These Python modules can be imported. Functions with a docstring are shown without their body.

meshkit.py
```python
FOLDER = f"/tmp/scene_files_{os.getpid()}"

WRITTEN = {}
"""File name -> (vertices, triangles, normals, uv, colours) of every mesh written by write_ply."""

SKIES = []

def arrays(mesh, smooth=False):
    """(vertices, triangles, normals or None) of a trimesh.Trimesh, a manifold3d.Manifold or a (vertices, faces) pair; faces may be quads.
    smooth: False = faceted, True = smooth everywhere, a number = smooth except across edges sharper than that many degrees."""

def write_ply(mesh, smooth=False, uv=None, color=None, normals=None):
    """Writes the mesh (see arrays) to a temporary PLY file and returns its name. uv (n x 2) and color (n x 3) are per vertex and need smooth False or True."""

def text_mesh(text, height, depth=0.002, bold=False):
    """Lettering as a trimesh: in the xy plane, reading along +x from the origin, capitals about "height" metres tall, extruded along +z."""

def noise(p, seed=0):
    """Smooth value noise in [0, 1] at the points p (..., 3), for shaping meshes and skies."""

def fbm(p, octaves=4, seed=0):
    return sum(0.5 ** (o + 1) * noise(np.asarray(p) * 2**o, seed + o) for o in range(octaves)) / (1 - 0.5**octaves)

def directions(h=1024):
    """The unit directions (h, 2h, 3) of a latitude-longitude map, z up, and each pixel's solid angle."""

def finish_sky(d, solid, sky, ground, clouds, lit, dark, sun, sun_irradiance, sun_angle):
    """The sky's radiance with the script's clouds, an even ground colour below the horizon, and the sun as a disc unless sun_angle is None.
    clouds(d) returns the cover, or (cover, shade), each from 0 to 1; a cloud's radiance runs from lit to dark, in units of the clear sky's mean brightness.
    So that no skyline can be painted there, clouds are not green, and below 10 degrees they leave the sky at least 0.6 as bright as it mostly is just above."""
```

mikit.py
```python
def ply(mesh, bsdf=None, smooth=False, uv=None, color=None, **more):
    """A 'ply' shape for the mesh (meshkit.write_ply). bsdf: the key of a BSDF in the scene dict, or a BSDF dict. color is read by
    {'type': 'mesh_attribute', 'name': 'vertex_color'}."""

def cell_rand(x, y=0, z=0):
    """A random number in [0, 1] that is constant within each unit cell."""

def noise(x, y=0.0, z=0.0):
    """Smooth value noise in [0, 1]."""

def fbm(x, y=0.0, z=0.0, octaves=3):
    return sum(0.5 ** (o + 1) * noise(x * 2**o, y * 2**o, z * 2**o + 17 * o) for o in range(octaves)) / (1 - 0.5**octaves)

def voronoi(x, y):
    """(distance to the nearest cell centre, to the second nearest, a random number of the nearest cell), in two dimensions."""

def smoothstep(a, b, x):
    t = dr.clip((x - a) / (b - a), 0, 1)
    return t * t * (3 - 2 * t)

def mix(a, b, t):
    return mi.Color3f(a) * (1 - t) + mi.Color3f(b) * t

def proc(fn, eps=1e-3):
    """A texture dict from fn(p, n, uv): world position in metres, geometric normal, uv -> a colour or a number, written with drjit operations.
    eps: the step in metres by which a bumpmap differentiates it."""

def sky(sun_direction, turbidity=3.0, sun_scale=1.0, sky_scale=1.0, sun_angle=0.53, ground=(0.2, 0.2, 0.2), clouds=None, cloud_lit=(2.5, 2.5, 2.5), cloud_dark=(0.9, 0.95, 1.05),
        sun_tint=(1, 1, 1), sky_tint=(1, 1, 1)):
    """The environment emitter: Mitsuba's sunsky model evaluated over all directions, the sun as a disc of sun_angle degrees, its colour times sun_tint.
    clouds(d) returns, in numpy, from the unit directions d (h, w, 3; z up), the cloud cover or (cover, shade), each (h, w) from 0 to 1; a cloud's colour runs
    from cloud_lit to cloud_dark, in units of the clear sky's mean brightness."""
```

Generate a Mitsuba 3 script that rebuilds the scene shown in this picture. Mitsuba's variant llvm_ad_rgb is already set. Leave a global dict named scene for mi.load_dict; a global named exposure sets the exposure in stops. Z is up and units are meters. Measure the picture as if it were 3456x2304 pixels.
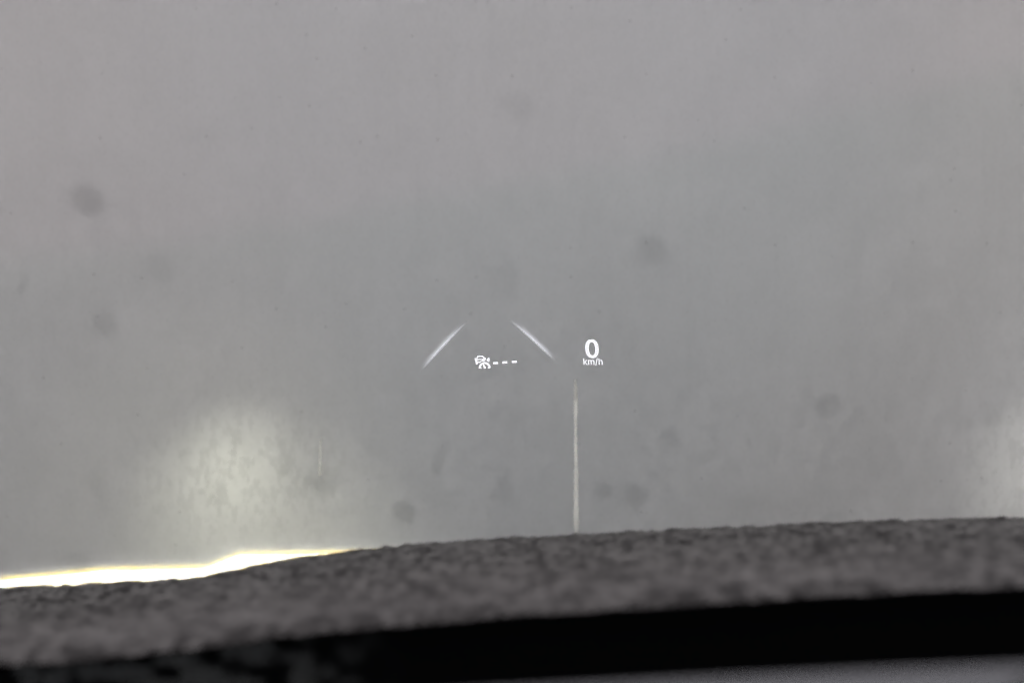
import math
import numpy as np, trimesh, drjit as dr, mitsuba as mi, mikit, meshkit
from shapely.geometry import Polygon, LineString, Point, box
from shapely.ops import unary_union
from shapely import affinity

T = mi.ScalarTransform4f
scene, labels = {}, {}

# ------------------------------------------------------------------ camera, sky, exposure
EYE = np.array([0.0, 0.0, 1.25])                    # eye of the driver inside the parked car
PITCH = math.radians(4.0)
fwd = np.array([0, math.cos(PITCH), -math.sin(PITCH)])
scene['camera'] = {'type': 'thinlens', 'fov': 2 * math.degrees(math.atan(1728 / 7750)), 'fov_axis': 'x', 'near_clip': 0.02, 'far_clip': 500.0,
                   'aperture_radius': 0.0028, 'focus_distance': 2.15,
                   'to_world': T().look_at(origin=EYE.tolist(), target=(EYE + fwd).tolist(), up=[0, 0, 1])}
scene['sky'] = mikit.sky((-0.25, -0.6, 0.75), turbidity=4, sun_scale=0.1, sun_angle=30, clouds=lambda d: 1.0, sun_tint=(0.92, 1.0, 1.1),
                         cloud_lit=(2.12, 2.10, 2.16), cloud_dark=(0.9, 0.92, 0.95))
exposure = 2.9

ROLL = math.radians(3.2)                            # the car stands on ground that rises to the right


def roll(m):
    """From the car's level frame (x right, y forward, z up, origin on the ground below the eye) to the world."""
    m = m.copy()
    m.apply_transform(trimesh.transformations.rotation_matrix(-ROLL, [0, 1, 0], EYE))
    return m


# ------------------------------------------------------------------ helpers
def put(key, mesh, bsdf, label=None, category=None, group=None, kind=None, smooth=False, **more):
    scene[key] = mikit.ply(mesh, bsdf, smooth=smooth, **more)
    say(key, label, category, group, kind)


def say(key, label=None, category=None, group=None, kind=None):
    d = {k: v for k, v in (('label', label), ('category', category), ('group', group), ('kind', kind)) if v}
    if d:
        labels[key] = d


def grid_mesh(P):
    """P (n, m, 3) -> sheet."""
    n, m = P.shape[:2]
    i, j = np.meshgrid(np.arange(n - 1), np.arange(m - 1), indexing='ij')
    a = (i * m + j).ravel()
    f = np.vstack([np.stack([a, a + m, a + m + 1], 1), np.stack([a, a + m + 1, a + 1], 1)])
    return trimesh.Trimesh(P.reshape(-1, 3), f, process=False)


def block(x0, x1, y0, y1, z0, z1, r=0.01):
    """A box with chamfered edges."""
    c = np.array([(x0 + x1) / 2, (y0 + y1) / 2, (z0 + z1) / 2])
    h = np.array([x1 - x0, y1 - y0, z1 - z0]) / 2
    pts = [s * (h - np.array(o) * r) for s in np.array(np.meshgrid([-1, 1], [-1, 1], [-1, 1])).T.reshape(-1, 3) for o in ((0, 1, 1), (1, 0, 1), (1, 1, 0))]
    return trimesh.PointCloud(np.array(pts) + c).convex_hull


# ------------------------------------------------------------------ materials
def concrete(p, n, uv):
    x, z = p.x, p.z
    cloudy = mikit.fbm(x * 1.6 + 3, z * 1.1, p.y, 4)
    mottle = mikit.fbm(x * 14, z * 9 + 5, 2, 3)
    fine = mikit.noise(x * 160, z * 130, 7)
    grain = mikit.noise(x * 420, z * 330, 4)
    drip = mikit.smoothstep(0.60, 0.85, mikit.fbm(x * 55, z * 5, 1, 3))
    d1, _, r1 = mikit.voronoi(x * 17, z * 17)
    pit = mikit.smoothstep(0.065, 0.03, d1) * mikit.smoothstep(0.72, 0.9, r1)
    d2, _, r2 = mikit.voronoi(x * 75 + 9, z * 62)
    pore = mikit.smoothstep(0.22, 0.10, d2) * r2
    streaks = mikit.fbm(x * 105, z * 58, 9, 4)
    glow_mottle = mikit.smoothstep(0.44, 0.68, streaks) + 0.5 * mikit.smoothstep(0.50, 0.75, mikit.fbm(x * 45, z * 20, 2, 3))  # dark mottling of the lamp glows, put into the wall colour
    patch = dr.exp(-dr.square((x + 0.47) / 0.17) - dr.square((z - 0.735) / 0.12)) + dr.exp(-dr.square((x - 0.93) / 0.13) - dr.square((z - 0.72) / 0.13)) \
        + 0.15 * mikit.smoothstep(0.55, 0.8, mikit.fbm(x * 2.2 + 7, z * 2.0, 11, 2))  # strongest at the two lamp glows, faint patches elsewhere
    v = 0.385 * (1 + 0.10 * (cloudy - 0.5) + 0.04 * (mottle - 0.5) + 0.03 * (fine - 0.5) + 0.03 * (grain - 0.5) - 0.012 * drip - 0.13 * pit - 0.03 * pore - 0.12 * glow_mottle * patch)
    warm = mikit.smoothstep(0.35, 0.65, mikit.fbm(x * 0.9, z * 0.7 + 8, 3, 2))
    return mi.Color3f(v * (0.98 + 0.03 * warm), v * 0.998, v * (1.025 - 0.02 * warm))


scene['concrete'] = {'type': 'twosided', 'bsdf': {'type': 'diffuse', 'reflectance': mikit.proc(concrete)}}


def paint_fn(p, n, uv):
    a = mikit.fbm(p.x * 60, p.z * 18, 0, 3)
    v = 0.62 + 0.34 * (a - 0.5) + 0.22 * (mikit.fbm(p.z * 26, 3, p.x * 60, 2) - 0.5)
    v = dr.lerp(v, 0.42, mikit.smoothstep(0.858, 0.872, p.z) * 0.85)
    return mi.Color3f(v * 1.01, v, v * 0.95)


scene['white_paint'] = {'type': 'twosided', 'bsdf': {'type': 'diffuse', 'reflectance': mikit.proc(paint_fn)}}


scene['pale_drip'] = {'type': 'twosided', 'bsdf': {'type': 'diffuse', 'reflectance': {'type': 'rgb', 'value': [0.47, 0.468, 0.45]}}}


def asphalt(p, n, uv):
    v = 0.05 + 0.02 * mikit.fbm(p.x * 3, p.y * 3, 0, 3) + 0.03 * mikit.noise(p.x * 180, p.y * 180, 0)
    return mi.Color3f(v, v, v * 1.02)


scene['asphalt'] = {'type': 'twosided', 'bsdf': {'type': 'diffuse', 'reflectance': mikit.proc(asphalt)}}


def dash_color(p, n, uv):
    a = mikit.fbm(p.x * 260, p.y * 120, p.z * 60, 3)
    c = mikit.fbm(p.x * 480, p.y * 260, 3, 2)
    b = mikit.fbm(p.x * 50 + 4, p.y * 38, 1, 3)
    k = dr.clip(0.0 + 1.2 * mikit.smoothstep(0.40, 0.56, a) + 1.3 * (c - 0.5) + 1.1 * (b - 0.5), 0, 2.0)  # lit and shaded sides of the grain bumps, put into the colour
    return mi.Color3f(0.0075, 0.0056, 0.0058) + mi.Color3f(0.0398, 0.0380, 0.0378) * k


scene['grained_vinyl'] = {'type': 'twosided', 'bsdf': {'type': 'principled', 'base_color': mikit.proc(dash_color), 'roughness': 0.7, 'specular': 0.2}}
def glint_black(p, n, uv):
    w = mikit.smoothstep(0.46, 0.66, mikit.fbm(p.x * 150, p.z * 230, 2, 3)) * mikit.smoothstep(-0.03, -0.08, p.x)  # grey blotches at the left: grain catching light, painted into the colour
    return mi.Color3f(0.0016, 0.0019, 0.0024) + mi.Color3f(0.085, 0.089, 0.090) * w


scene['glint_black'] = {'type': 'twosided', 'bsdf': {'type': 'principled', 'base_color': mikit.proc(glint_black), 'roughness': 0.6, 'specular': 0.12}}
scene['black_plastic'] = {'type': 'twosided', 'bsdf': {'type': 'principled', 'base_color': {'type': 'rgb', 'value': [0.006, 0.0065, 0.008]}, 'roughness': 0.45, 'specular': 0.3}}
scene['satin_trim'] = {'type': 'twosided', 'bsdf': {'type': 'diffuse', 'reflectance': {'type': 'rgb', 'value': [0.155, 0.154, 0.162]}}}
scene['headliner'] = {'type': 'twosided', 'bsdf': {'type': 'diffuse', 'reflectance': {'type': 'rgb', 'value': [0.12, 0.12, 0.12]}}}
scene['dark_fabric'] = {'type': 'twosided', 'bsdf': {'type': 'diffuse', 'reflectance': {'type': 'rgb', 'value': [0.03, 0.03, 0.032]}}}
scene['car_paint'] = {'type': 'twosided', 'bsdf': {'type': 'principled', 'base_color': {'type': 'rgb', 'value': [0.03, 0.032, 0.036]}, 'roughness': 0.35, 'clearcoat': 0.8}}
scene['chrome'] = {'type': 'twosided', 'bsdf': {'type': 'roughconductor', 'alpha': 0.2}}


def film(p, n, uv):
    """A wiped windscreen: a thin film of dirt below the wiper's arc, in faint streaks along the wipes; darkened towards the base to grade the wall's brightness."""
    h = p.z - 1.25
    arc = 0.002 + 0.17 * p.x + 0.25 * dr.square(p.x + 0.04) + 0.003 * (mikit.noise(p.x * 40, 2, 0) - 0.5)
    below = mikit.smoothstep(0.004, -0.012, h - arc)
    streak = mikit.fbm(p.x * 7, (h - 0.17 * p.x) * 60, 3, 3)
    dust = mikit.fbm(p.x * 16, h * 16, 8, 3)
    side = mikit.smoothstep(0.0, 0.04, p.x - 0.20 - 0.25 * (h + 0.08)) * mikit.smoothstep(0.02, -0.05, h)  # clearer band, painted into the glass for the right lamp's pale beam
    a = 0.035 * below + 0.10 * mikit.smoothstep(0.06, -0.20, h) + 0.035 * (streak - 0.5) + 0.04 * (dust - 0.5) - 0.05 * side
    return mi.Color3f(1 - dr.clip(a + 0.01, 0, 0.4)) * mi.Color3f(1 - 0.02 * below, 0.988 + 0.012 * below, 1)


scene['glass'] = {'type': 'thindielectric', 'int_ior': 1.5, 'specular_transmittance': mikit.proc(film)}

# ------------------------------------------------------------------ ground and wall
WALL_Y = 4.0
g = grid_mesh(np.array([[[x, y, 0.0] for y in (-60, -10, 0, 3.95, 10, 60)] for x in (-60, -8, 0, 8, 60)], float))
put('pavement', roll(g), 'asphalt', kind='structure')

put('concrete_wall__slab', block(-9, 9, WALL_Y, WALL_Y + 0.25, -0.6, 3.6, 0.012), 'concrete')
say('concrete_wall', 'bare grey concrete wall filling the view beyond the windscreen, faintly pitted', 'wall')


def streak(x, z0, z1, w, seed, lean):
    """A thin raised run of paint down the wall, narrower and broken at its top."""
    n = 120
    t = np.linspace(0, 1, n)
    z = z0 + (z1 - z0) * t
    cx = x + lean * t + 0.0012 * (meshkit.fbm(np.stack([t * 14, t * 0 + seed, t * 0], 1), 3, seed) - 0.5)
    ww = w * (0.75 + 0.35 * (1 - t)) * (0.75 + 0.5 * meshkit.noise(np.stack([t * 22, t * 0, t * 0 + seed], 1), seed + 3))
    ww *= (1 - np.clip((t - 0.96) / 0.04, 0, 1) ** 1.5 * 0.7) * (0.82 + 0.36 * meshkit.noise(np.stack([t * 60, t * 0, t * 0 + seed], 1), seed + 5))
    prof = np.array([[-0.5, 0.0], [-0.35, 0.0012], [0.0, 0.002], [0.35, 0.0012], [0.5, 0.0]])
    P = np.stack([np.stack([cx + a * ww, np.full(n, WALL_Y + 0.0004 - b), z], 1) for a, b in prof], 1)
    return grid_mesh(P)


put('concrete_wall__paint_line', streak(0.1145, 0.42, 0.905, 0.0086, 3, -0.0035), 'white_paint', 'thin vertical white paint line running down the grey wall', smooth=True)
put('concrete_wall__paint_line_001', streak(-0.336, 0.735, 0.80, 0.0046, 8, 0.001), 'pale_drip', 'short faint pale drip left of the long white line', smooth=True)

# ------------------------------------------------------------------ the car, seen from the driver's eye
say('car', 'parked car seen from the driver seat, its grey grained dashboard below the windscreen', 'car')

# dashboard top: measured against the eye, metres
far_x = np.array([-0.80, -0.30, -0.20, -0.1758, -0.1571, -0.1232, -0.0809, -0.0217, 0.0375, 0.0967, 0.1728, 0.232, 0.2921, 0.50, 0.95])
far_z = np.array([-0.335, -0.250, -0.2305, -0.2245, -0.2200, -0.2138, -0.2079, -0.2035, -0.2003, -0.197, -0.194, -0.1919, -0.1909, -0.190, -0.196])
near_x = np.array([-0.80, -0.1467, -0.0957, -0.0618, -0.0448, 0.0061, 0.057, 0.1078, 0.1464, 0.50, 0.95])
near_z = np.array([-0.19, -0.1387, -0.1346, -0.1295, -0.1278, -0.1239, -0.1205, -0.1175, -0.1154, -0.103, -0.10])
near_z = near_z + 0.0042                            # the lip rounds down by this much
far_z = far_z - 0.0011                              # the grain stands up by this much
Y_NEAR, Y_FAR = 0.65, 1.30


def dash_height(x, y):
    t = (y - Y_NEAR) / (Y_FAR - Y_NEAR)
    sm = lambda xs, zs: sum(np.interp(x + o, xs, zs) for o in (-0.012, -0.006, 0, 0.006, 0.012)) / 5
    hump = sm(near_x, near_z) * (1 - t) + sm(far_x, far_z) * t
    shelf = -0.2268 + 0.048 * (x + 0.19) - 0.098 * (y - 1.3)
    k = 0.0022
    z = np.maximum(hump, shelf) + k * np.exp(-np.abs(hump - shelf) / k) * 0.25
    over = np.maximum(y - Y_FAR, 0)
    return z - over ** 2 / 0.02 - 0.25 * over


xs = np.concatenate([np.arange(-0.80, -0.34, 0.006), np.arange(-0.34, 0.34, 0.0016), np.arange(0.34, 0.95, 0.006)])
ys = np.concatenate([np.arange(Y_NEAR, 1.2, 0.0022), np.arange(1.2, 1.34, 0.0012), np.arange(1.34, 1.40, 0.006)])
X, Yg = np.meshgrid(xs, ys, indexing='ij')
Z = dash_height(X, Yg)
q = np.stack([X * 165, Yg * 165, X * 0], -1)
cellular = meshkit.fbm(q, 2, 5)
broad = meshkit.fbm(q * 0.35, 2, 9)
Z = Z + 0.0038 * (cellular - 0.5) * (0.2 + 0.8 * np.clip((Yg - 0.66) / 0.2, 0, 1)) + 0.0012 * (broad - 0.5)
lip = np.clip((Y_NEAR + 0.02 - Yg) / 0.02, 0, 1)
Z = Z - 0.004 * lip ** 2
put('car__dashboard', grid_mesh(np.stack([X, Yg, Z + EYE[2]], -1)), 'grained_vinyl', 'grey grained top of the dashboard with a low hump', smooth=True)

# the black panel that drops from the dashboard's near edge
px = np.linspace(-0.80, 0.95, 500)
pz = dash_height(px, np.full_like(px, Y_NEAR)) - 0.0045
rows = []
for k, s in enumerate(np.linspace(0, 1, 60)):
    z = pz - 0.001 - 0.16 * s
    y = Y_NEAR + 0.004 + 0.05 * s
    rough = 0.0025 * (meshkit.fbm(np.stack([px * 70, px * 0 + s * 10, px * 0], 1), 3, 4) - 0.5) * np.clip((-0.02 - px) / 0.08, 0, 1)
    rows.append(np.stack([px, np.full_like(px, y) + rough * 3, z + EYE[2]], 1))
put('car__instrument_panel', grid_mesh(np.array(rows)), 'glint_black', 'black panel under the near edge of the dashboard', smooth=True)

# nearer satin trim pad
tx = np.linspace(-0.30, 0.42, 160)
ring = np.linspace(0, math.pi, 24)
NEAR = 0.95                                         # this trim stands close to the eye
tp = []
for a in ring:
    zz = -0.0857 + 0.05 * (tx - 0.0094) - 0.10 * (tx - 0.05) ** 2
    tp.append(np.stack([tx * NEAR, np.full_like(tx, 0.385 + 0.045 * math.cos(a)) * NEAR, (zz - 0.0315 + 0.030 * math.sin(a)) * NEAR + EYE[2]], 1))
put('car__trim_pad', grid_mesh(np.array(tp)), 'satin_trim', 'blurred grey satin trim nearest the driver', smooth=True)
dark_lump = trimesh.creation.icosphere(4, 1.0)  # small dark oval lump towards the right of the trim
dark_lump.vertices *= [0.010, 0.012, 0.005]
dark_lump.vertices[:, 2] += 0.002 * (meshkit.noise(dark_lump.vertices * 200, 2) - 0.5)
dark_lump.apply_translation([0.0875, 0.354, -0.0815 + EYE[2]])
put('car__trim_pad__dark_lump', dark_lump, 'black_plastic', smooth=True)


# windscreen: a raked, slightly bowed sheet
def glass_point(s, t):
    """s across -1..1, t from the base 0 to the header 1, in the eye's frame."""
    y = 1.43 - 1.16 * t - 0.13 * s ** 2 + 0.02 * t * (1 - t)
    z = -0.27 + 0.55 * t + 0.01 * t * (1 - t)
    return np.stack(np.broadcast_arrays(0.12 + 0.72 * s * (1 - 0.12 * t), y, z + EYE[2]), -1)


S, TT = np.meshgrid(np.linspace(-1, 1, 60), np.linspace(0, 1, 40), indexing='ij')
put('car__windscreen', roll(grid_mesh(glass_point(S, TT))), 'glass', 'raked windscreen with a few dried water spots', smooth=True)

# body round the eye: headliner, pillars, doors, seat back, bonnet, front, lamps
B = lambda *a: roll(block(*a))
put('car__roof', B(-0.60, 0.84, -1.6, 0.28, 1.53, 1.57), 'headliner')
for i, x in enumerate((-0.60, 0.84)):
    a, b = np.array([x * 1.0, 1.30, 0.98]), np.array([x * 0.95 + 0.01, 0.26, 1.54])
    put('car__pillar' + ('_001' if i else ''), roll(trimesh.creation.cylinder(0.035, segment=np.array([a, b]), sections=14)), 'dark_fabric', smooth=40)
    put('car__door' + ('_001' if i else ''), B(x - 0.03, x + 0.03, -1.0, 1.30, 0.25, 0.97), 'dark_fabric')
    c, d_ = np.array([x, -0.25, 0.95]), np.array([x, -0.25, 1.54])
    put('car__middle_pillar' + ('_001' if i else ''), roll(trimesh.creation.cylinder(0.06, segment=np.array([c, d_]), sections=14)), 'dark_fabric', smooth=40)
put('car__rear_seat', B(-0.56, 0.80, -1.25, -1.05, 0.3, 1.30), 'dark_fabric')
put('car__floor', B(-0.62, 0.86, -1.4, 1.40, 0.18, 0.24), 'dark_fabric')
put('car__bulkhead', B(-0.62, 0.86, 1.365, 1.41, 0.245, 0.92), 'dark_fabric')
bn = []
for s in np.linspace(0, 1, 30):
    xx = np.linspace(-0.60, 0.84, 60)
    bn.append(np.stack([xx, np.full_like(xx, 1.44 + 0.98 * s), 0.90 - 0.05 * s - 0.10 * s ** 3 - 0.06 * ((xx - 0.12) / 0.72) ** 2], 1))
put('car__bonnet', roll(grid_mesh(np.array(bn))), 'car_paint', smooth=True)
put('car__bumper', B(-0.62, 0.86, 2.42, 2.52, 0.25, 0.52), 'car_paint')

# headlamps: reflector bowl, shield with the stepped low-beam edge, the light sources
LAMP_Y = 2.44
DAY = [0.52, 0.52, 0.42]


def lamp(key, x, z, spots):
    ang = np.linspace(0, 2 * math.pi, 25)
    P = np.array([[[x + r * 1.3 * math.cos(a), LAMP_Y - 0.06 + 0.07 * (r / 0.075) ** 2, z - 0.005 + r * math.sin(a)] for a in ang] for r in np.linspace(0.004, 0.058, 10)])
    put(key, grid_mesh(P), 'chrome', smooth=True)
    for k, s in enumerate(spots):
        scene[f'{key}_bulb_{k}'] = s


def spot(o, target, rgb, cut, beam):
    return {'type': 'spot', 'to_world': T().look_at(origin=o, target=target, up=[0, 0, 1]), 'intensity': {'type': 'rgb', 'value': rgb}, 'cutoff_angle': cut, 'beam_width': beam}


def shield(key, x, z, sx):
    """Plate ahead of the low-beam source; light passes below its stepped edge."""
    y = LAMP_Y + 0.10
    k = 0.10 / (WALL_Y - LAMP_Y)                    # size at the plate over size at the wall
    e = [(-1.6, -0.12), (-0.364, -0.0375), (-0.18, -0.0195), (-0.06, -0.0165), (0.0, -0.0155), (0.056, 0.0078), (0.135, 0.0088), (0.26, 0.0100), (0.6, 0.012), (1.6, 0.014)]
    pts = [(x + a * k, z + (b + DROP) * k) for a, b in e] + [(x + 1.6 * k, z + 0.05), (x - 1.6 * k, z + 0.05)]
    m = trimesh.creation.extrude_polygon(Polygon(pts), 0.001, engine='earcut')
    m.apply_transform(trimesh.transformations.rotation_matrix(math.pi / 2, [1, 0, 0]))
    m.apply_translation([0, y, 0])
    put(key, m, 'dark_fabric')


LX, LZ = -0.487, EYE[2] - 0.503
LOW_Z = LZ - 0.07
DROP = (EYE[2] - 0.662) - LOW_Z
W = 16.0
lamp('car__headlight', LX, LZ - 0.035, [
    spot([LX, LAMP_Y + 0.12, LZ], [LX + 0.002, WALL_Y, LZ + 0.010], DAY, 4.8, 0.5),
    spot([LX - 0.02, LAMP_Y + 0.12, LZ - 0.01], [LX - 0.05, WALL_Y, LZ - 0.045], [0.34, 0.34, 0.27], 6.0, 0.6),
    spot([LX + 0.02, LAMP_Y + 0.12, LZ], [LX + 0.035, WALL_Y, LZ + 0.05], [0.18, 0.18, 0.15], 5.0, 0.4),
    spot([LX, LAMP_Y + 0.12, LZ - 0.03], [LX + 0.05, WALL_Y, LZ - 0.17], [0.72, 0.72, 0.56], 11.5, 0.8),
    spot([LX, LAMP_Y + 0.12, LZ - 0.02], [LX - 0.02, WALL_Y, LZ - 0.20], [0.34, 0.34, 0.27], 20, 1),
    *[spot([LX - 0.05, LAMP_Y, LOW_Z - dz], [LX - 0.03, WALL_Y, LOW_Z - 0.25], rgb, 30, 18) for dz, rgb in (
        (0.0, [W, W, W * 0.98]), (0.00042, [3.6, 2.45, 0.10]), (0.0007, [0.90, 0.80, 0.50]), (0.0011, [0.40, 0.385, 0.34]), (0.0018, [0.16, 0.157, 0.155]))]])  # offset amber and pale sources are added to imitate colour fringe and bloom
shield('car__headlight__shield', LX - 0.05, LOW_Z, 1)
RX, RZ = 0.965, EYE[2] - 0.52
lamp('car__headlight_001', RX, RZ - 0.035, [
    spot([RX, LAMP_Y, RZ], [RX + 0.01, WALL_Y, RZ - 0.02], [1.1, 1.07, 0.97], 7.6, 0.6),
    spot([RX, LAMP_Y, RZ - 0.02], [RX + 0.02, WALL_Y, RZ + 0.10], [0.13, 0.13, 0.135], 12, 1)])

# ------------------------------------------------------------------ dried spots on the windscreen
def spot_fn(depth):
    def fn(p, n, uv):
        r = dr.sqrt(dr.square(uv.x - 0.5) + dr.square(uv.y - 0.5)) * 2
        edge = 0.74
        a = depth * mikit.smoothstep(edge + 0.25, edge - 0.35, r)
        return mi.Color3f(1 - a)
    return fn


for name, depth in (('faint', 0.06), ('smear', 0.085), ('soft', 0.12), ('dense', 0.16), ('deep', 0.20), ('fleck', 0.32)):
    scene['stain_' + name] = {'type': 'thindielectric', 'int_ior': 1.0002, 'ext_ior': 1.0, 'specular_transmittance': mikit.proc(spot_fn(depth))}
# (s across the glass, t up the glass, half width and height in metres, strength, turn)


def glass_spot(s, t, rx, ry, kind, turn, i):
    c = glass_point(s, t)
    e = 1e-3
    a = glass_point(s + e, t) - glass_point(s - e, t)
    b = glass_point(s, t + e) - glass_point(s, t - e)
    a, b = a / np.linalg.norm(a), b / np.linalg.norm(b)
    nrm = np.cross(a, b)
    ca, sa = math.cos(turn), math.sin(turn)
    A, Bv = a * ca + b * sa, b * ca - a * sa
    th = np.linspace(0, 2 * math.pi, 25)[:-1]
    v = np.vstack([[c], [c + A * rx * math.cos(q) + Bv * ry * math.sin(q) for q in th]]) - nrm * 0.0015 * np.sign(nrm[1])
    uv = np.vstack([[[0.5, 0.5]], np.stack([0.5 + 0.5 * np.cos(th), 0.5 + 0.5 * np.sin(th)], 1)])
    f = np.array([[0, 1 + k, 1 + (k + 1) % 24] for k in range(24)])
    m = roll(trimesh.Trimesh(v, f, process=False))
    key = 'car__windscreen__water_spot' + (f'_{i:03d}' if i else '')
    put(key, m, 'stain_' + kind, uv=uv)


SPOTS = [
    (-0.407, 0.4914, 0.00706, 0.01627, 'deep', -0.031),
    (-0.4252, 0.3981, 0.00638, 0.01646, 'soft', -0.02),
    (-0.0953, 0.4317, 0.00722, 0.01809, 'soft', 0.104),
    (-0.3228, 0.2214, 0.00786, 0.02445, 'soft', 0.029),
    (-0.2658, 0.1752, 0.00666, 0.02168, 'deep', 0.044),
    (-0.1148, 0.1897, 0.00629, 0.02028, 'soft', 0.078),
    (-0.0894, 0.177, 0.00733, 0.0239, 'dense', 0.083),
    (0.04, 0.2772, 0.00692, 0.02056, 'soft', 0.124),
    (0.1609, 0.2488, 0.00503, 0.01538, 'soft', 0.148),
    (-0.4755, 0.2357, 0.00705, 0.02152, 'faint', -0.012),
    (0.1241, 0.2236, 0.00639, 0.01998, 'faint', 0.135),
    (-0.1896, 0.198, 0.00654, 0.02089, 'faint', 0.062),
    (-0.2355, 0.2387, 0.00418, 0.03526, 'smear', -0.14900000000000002),
    (-0.1837, 0.4135, 0.00859, 0.02193, 'faint', 0.069),
    (-0.0689, 0.2464, 0.00774, 0.02367, 'faint', 0.093),
    (-0.2869, 0.1334, 0.00594, 0.02002, 'faint', 0.041),
    (-0.5181, 0.142, 0.00674, 0.02237, 'soft', -0.01),
    (-0.3816, 0.4414, 0.007, 0.01718, 'faint', -0.01),
    (0.0718, 0.1316, 0.00665, 0.02256, 'faint', 0.11),
    (-0.1728, 0.5352, 0.00687, 0.01504, 'smear', 0.08),
    (-0.4931, 0.3132, 0.00121, 0.00343, 'fleck', -0.029),
    (-0.4903, 0.3172, 0.00094, 0.00264, 'fleck', -0.029),
    (-0.464, 0.4309, 0.00105, 0.00261, 'fleck', -0.042),
    (-0.4611, 0.433, 0.00093, 0.00231, 'fleck', -0.042),
    (-0.4799, 0.3085, 0.00095, 0.0027, 'fleck', -0.024),
    (0.0783, 0.5676, 0.00089, 0.00191, 'fleck', 0.214),
    (0.074, 0.5619, 0.0006, 0.00129, 'fleck', 0.209),
    (-0.1084, 0.3508, 0.00093, 0.00255, 'fleck', 0.091),
    (-0.0731, 0.5283, 0.00063, 0.00141, 'fleck', 0.128),
    (0.0109, 0.5209, 0.00064, 0.00144, 'fleck', 0.165),
    (0.0235, 0.5214, 0.00064, 0.00144, 'fleck', 0.171),
]
for i, args in enumerate(SPOTS):
    s_, t_, rx, ry, kind, turn = args
    glass_spot(s_, t_, rx * 1.2, ry * 1.2, kind, turn, i)

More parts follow.
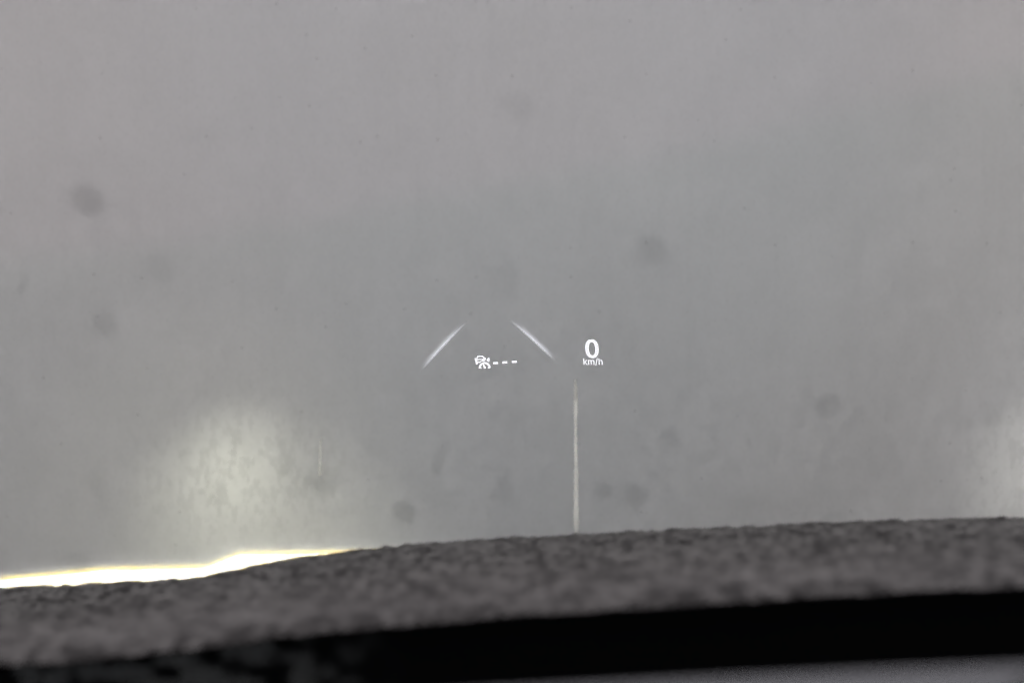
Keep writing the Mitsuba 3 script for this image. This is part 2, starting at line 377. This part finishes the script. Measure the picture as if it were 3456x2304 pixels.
# ------------------------------------------------------------------ head-up display: light figures standing 2.2 m ahead of the eye, over the bonnet
HUD_O = EYE + np.array([0.0, 2.19, -0.158])         # centre of the virtual image
hu = np.array([math.cos(ROLL + 0.006), 0, math.sin(ROLL + 0.006)])
hv = np.cross(hu, fwd); hv /= np.linalg.norm(hv)
HM = np.eye(4); HM[:3, 0], HM[:3, 1], HM[:3, 2], HM[:3, 3] = hu, hv, -fwd, HUD_O
say('head_up_display', 'white glowing head-up display projected ahead of the windscreen, reading 0 km/h', 'head-up display')
scene['unlit'] = {'type': 'diffuse', 'reflectance': {'type': 'rgb', 'value': [0.0, 0.0, 0.0]}}


def glow(key, shape, rgb, label=None, depth=0.0006):
    geoms = getattr(shape, 'geoms', [shape])
    m = trimesh.util.concatenate([trimesh.creation.extrude_polygon(g, depth, engine='earcut') for g in geoms])
    m.apply_transform(HM)
    put(key, m, 'unlit', label, emitter={'type': 'area', 'sampling_weight': 0.03, 'radiance': {'type': 'rgb', 'value': rgb}})


MM = 0.001
WHITE = [0.205, 0.202, 0.212]
def capsule(pts, w):
    return LineString(pts).buffer(w / 2)


# figures in metres on the display's own plane (right, up)
def figure(shape):
    return affinity.scale(shape, MM, MM, origin=(0, 0))


# two converging lane lines, bright along their lower edge and fading to nothing at the ends and upwards
def lane_fn(peak):
    def fn(p, n, uv):
        along = mikit.smoothstep(0.0, 0.34, uv.x) * mikit.smoothstep(1.0, 0.55, uv.x)
        across = mikit.smoothstep(0.05, 0.25, uv.y) * mikit.smoothstep(1.0, 0.22, uv.y)
        return along * across * peak
    return fn


scene['clear_air'] = {'type': 'thindielectric', 'int_ior': 1.0002, 'ext_ior': 1.0}
LANE, CORE = 0.115, 0.10
lane_light = mikit.proc(lambda p, n, uv: mi.Color3f(0.97, 0.96, 1.06) * lane_fn(LANE)(p, n, uv))


def ribbon(a, b, foot, width, flip):
    """A flat strip from a to b on the display plane, its lower edge "foot" below the line; uv runs along and across it."""
    a, b = np.array(a), np.array(b)
    L = b - a
    side = np.array([-L[1], L[0]]) / np.linalg.norm(L)
    side *= np.sign(side[1])
    n = 40
    t = np.linspace(0, 1, n)
    lo = a + L * t[:, None] - side * foot(t)[:, None]
    P = np.stack([np.hstack([lo + side * (width(t) * k)[:, None], np.zeros((n, 1))]) * MM for k in (0, 0.33, 0.66, 1.0)], 1)
    UV = np.stack([np.stack([t, np.full(n, k)], 1) for k in (0, 0.33, 0.66, 1.0)], 1).reshape(-1, 2)
    m = grid_mesh(P)
    if flip:
        m.faces = m.faces[:, ::-1]
    m.apply_transform(HM)
    return m, UV


for i, (a, b, label) in enumerate((((-88.5, -17.0), (-42.0, 27.0), 'left fading lane line of the display, leaning right'),
                                   ((41.5, -16.8), (-1.0, 26.8), 'right fading lane line of the display, leaning left'))):
    key = 'head_up_display__lane_line' + ('_001' if i else '')
    bell = lambda t: np.clip(np.sin(np.pi * t), 0, 1) ** 1.3
    m, UV = ribbon(a, b, lambda t: 0.45 + 0 * t, lambda t: 0.02 + 0.85 * bell(t) ** 0.5, i)
    put(key, m, 'unlit', label, uv=UV, emitter={'type': 'area', 'sampling_weight': 0.03, 'radiance': {'type': 'rgb', 'value': [CORE, CORE * 0.99, CORE * 1.06]}})
    m, UV = ribbon(a, b, lambda t: 1.6 + 0 * t, lambda t: 6.2 + 0 * t, i)
    m.apply_translation(fwd * 0.001)
    put(key + '__halo', m, 'clear_air', uv=UV, emitter={'type': 'area', 'sampling_weight': 0.03, 'radiance': lane_light})

# the speed: 0 over km/h
sh = [1, 0, -0.055, 1, 0, 0.055 * 76]
th = np.linspace(0, 2 * math.pi, 73)[:-1]
sup = lambda rx, ry, k: Polygon([(rx * np.sign(math.cos(q)) * abs(math.cos(q)) ** k, ry * np.sign(math.sin(q)) * abs(math.sin(q)) ** k) for q in th])
zero = affinity.translate(sup(6.5, 9.05, 0.88).difference(sup(2.9, 6.15, 0.9)), 76.2, -6.6)
glow('head_up_display__speed_digit', figure(affinity.affine_transform(zero, sh)), WHITE, 'large glowing 0')
tm = meshkit.text_mesh('km/h', 6.9, 0.5, bold=True)
tm.apply_translation([-tm.bounds[0][0], -tm.bounds[0][1], 0])
tm.vertices *= [18.5 / tm.bounds[1][0], 7.4 / tm.bounds[1][1], 1]
tm.vertices += [67.1, -22.3, 0]
tm.vertices[:, 1] -= 0.055 * (tm.vertices[:, 0] - 67.1)
tm.vertices *= MM
tm.apply_transform(HM)
put('head_up_display__speed_unit', tm, 'unlit', 'small glowing km/h under the 0', emitter={'type': 'area', 'sampling_weight': 0.03, 'radiance': {'type': 'rgb', 'value': WHITE}})

# the cruise control symbol: a car from ahead, a gauge over its corner, a small arrowhead
body = unary_union([
    Polygon([(-35.0, -9.2), (-33.6, -6.5), (-28.4, -6.7), (-26.2, -9.1), (-26.5, -12.3), (-35.3, -12.2)]),
    Polygon([(-36.6, -8.7), (-35.0, -8.6), (-34.8, -11.0), (-36.2, -11.0)]),
    Polygon([(-26.4, -8.8), (-25.5, -9.0), (-25.5, -10.8), (-26.6, -11.0)]),
    capsule([(-35.3, -10.4), (-34.9, -13.8)], 1.5), capsule([(-34.9, -14.2), (-34.2, -14.1)], 1.5), capsule([(-35.0, -12.9), (-31.2, -12.9)], 1.3)])
holes = unary_union([Polygon([(-33.7, -9.5), (-32.6, -7.8), (-29.0, -8.0), (-27.7, -9.6)]), Polygon([(-33.9, -10.7), (-29.0, -10.6), (-30.9, -12.0), (-33.8, -12.1)])])
g0 = Point(-27.3, -18.7)
ring_ = g0.buffer(5.85, 32).difference(g0.buffer(3.75, 32)).intersection(box(-40, -18.75, -10, 0))
gauge = unary_union([ring_, capsule([(-32.2, -18.3), (-30.7, -18.4)], 1.3), capsule([(-22.4, -18.7), (-23.9, -18.6)], 1.3)])
needle = Polygon([(-28.95, -14.8), (-28.0, -15.1), (-26.0, -18.2), (-26.6, -19.1), (-27.7, -19.2), (-28.3, -18.3)]).buffer(0.15)
car_sign = body.difference(holes).difference(g0.buffer(6.5, 32))
say('head_up_display__cruise_symbol', 'glowing cruise control symbol of a car and a gauge')
glow('head_up_display__cruise_symbol__car_outline', figure(car_sign), WHITE)
glow('head_up_display__cruise_symbol__gauge', figure(gauge), WHITE)
glow('head_up_display__cruise_symbol__needle', figure(needle), WHITE)
glow('head_up_display__cruise_symbol__arrowhead', figure(Polygon([(-25.2, -11.0), (-23.1, -8.6), (-22.2, -8.9), (-22.3, -10.2), (-21.7, -10.9), (-22.3, -12.0), (-21.8, -13.0), (-23.5, -13.2), (-24.7, -12.2)])), WHITE)
for k, (x, y) in enumerate(((-16.65, -14.6), (-7.8, -14.5), (1.3, -14.45))):
    glow('head_up_display__dash' + (f'_{k:03d}' if k else ''), figure(box(x - 2.1, y - 0.75, x + 2.1, y + 0.75).buffer(0.4)), WHITE)
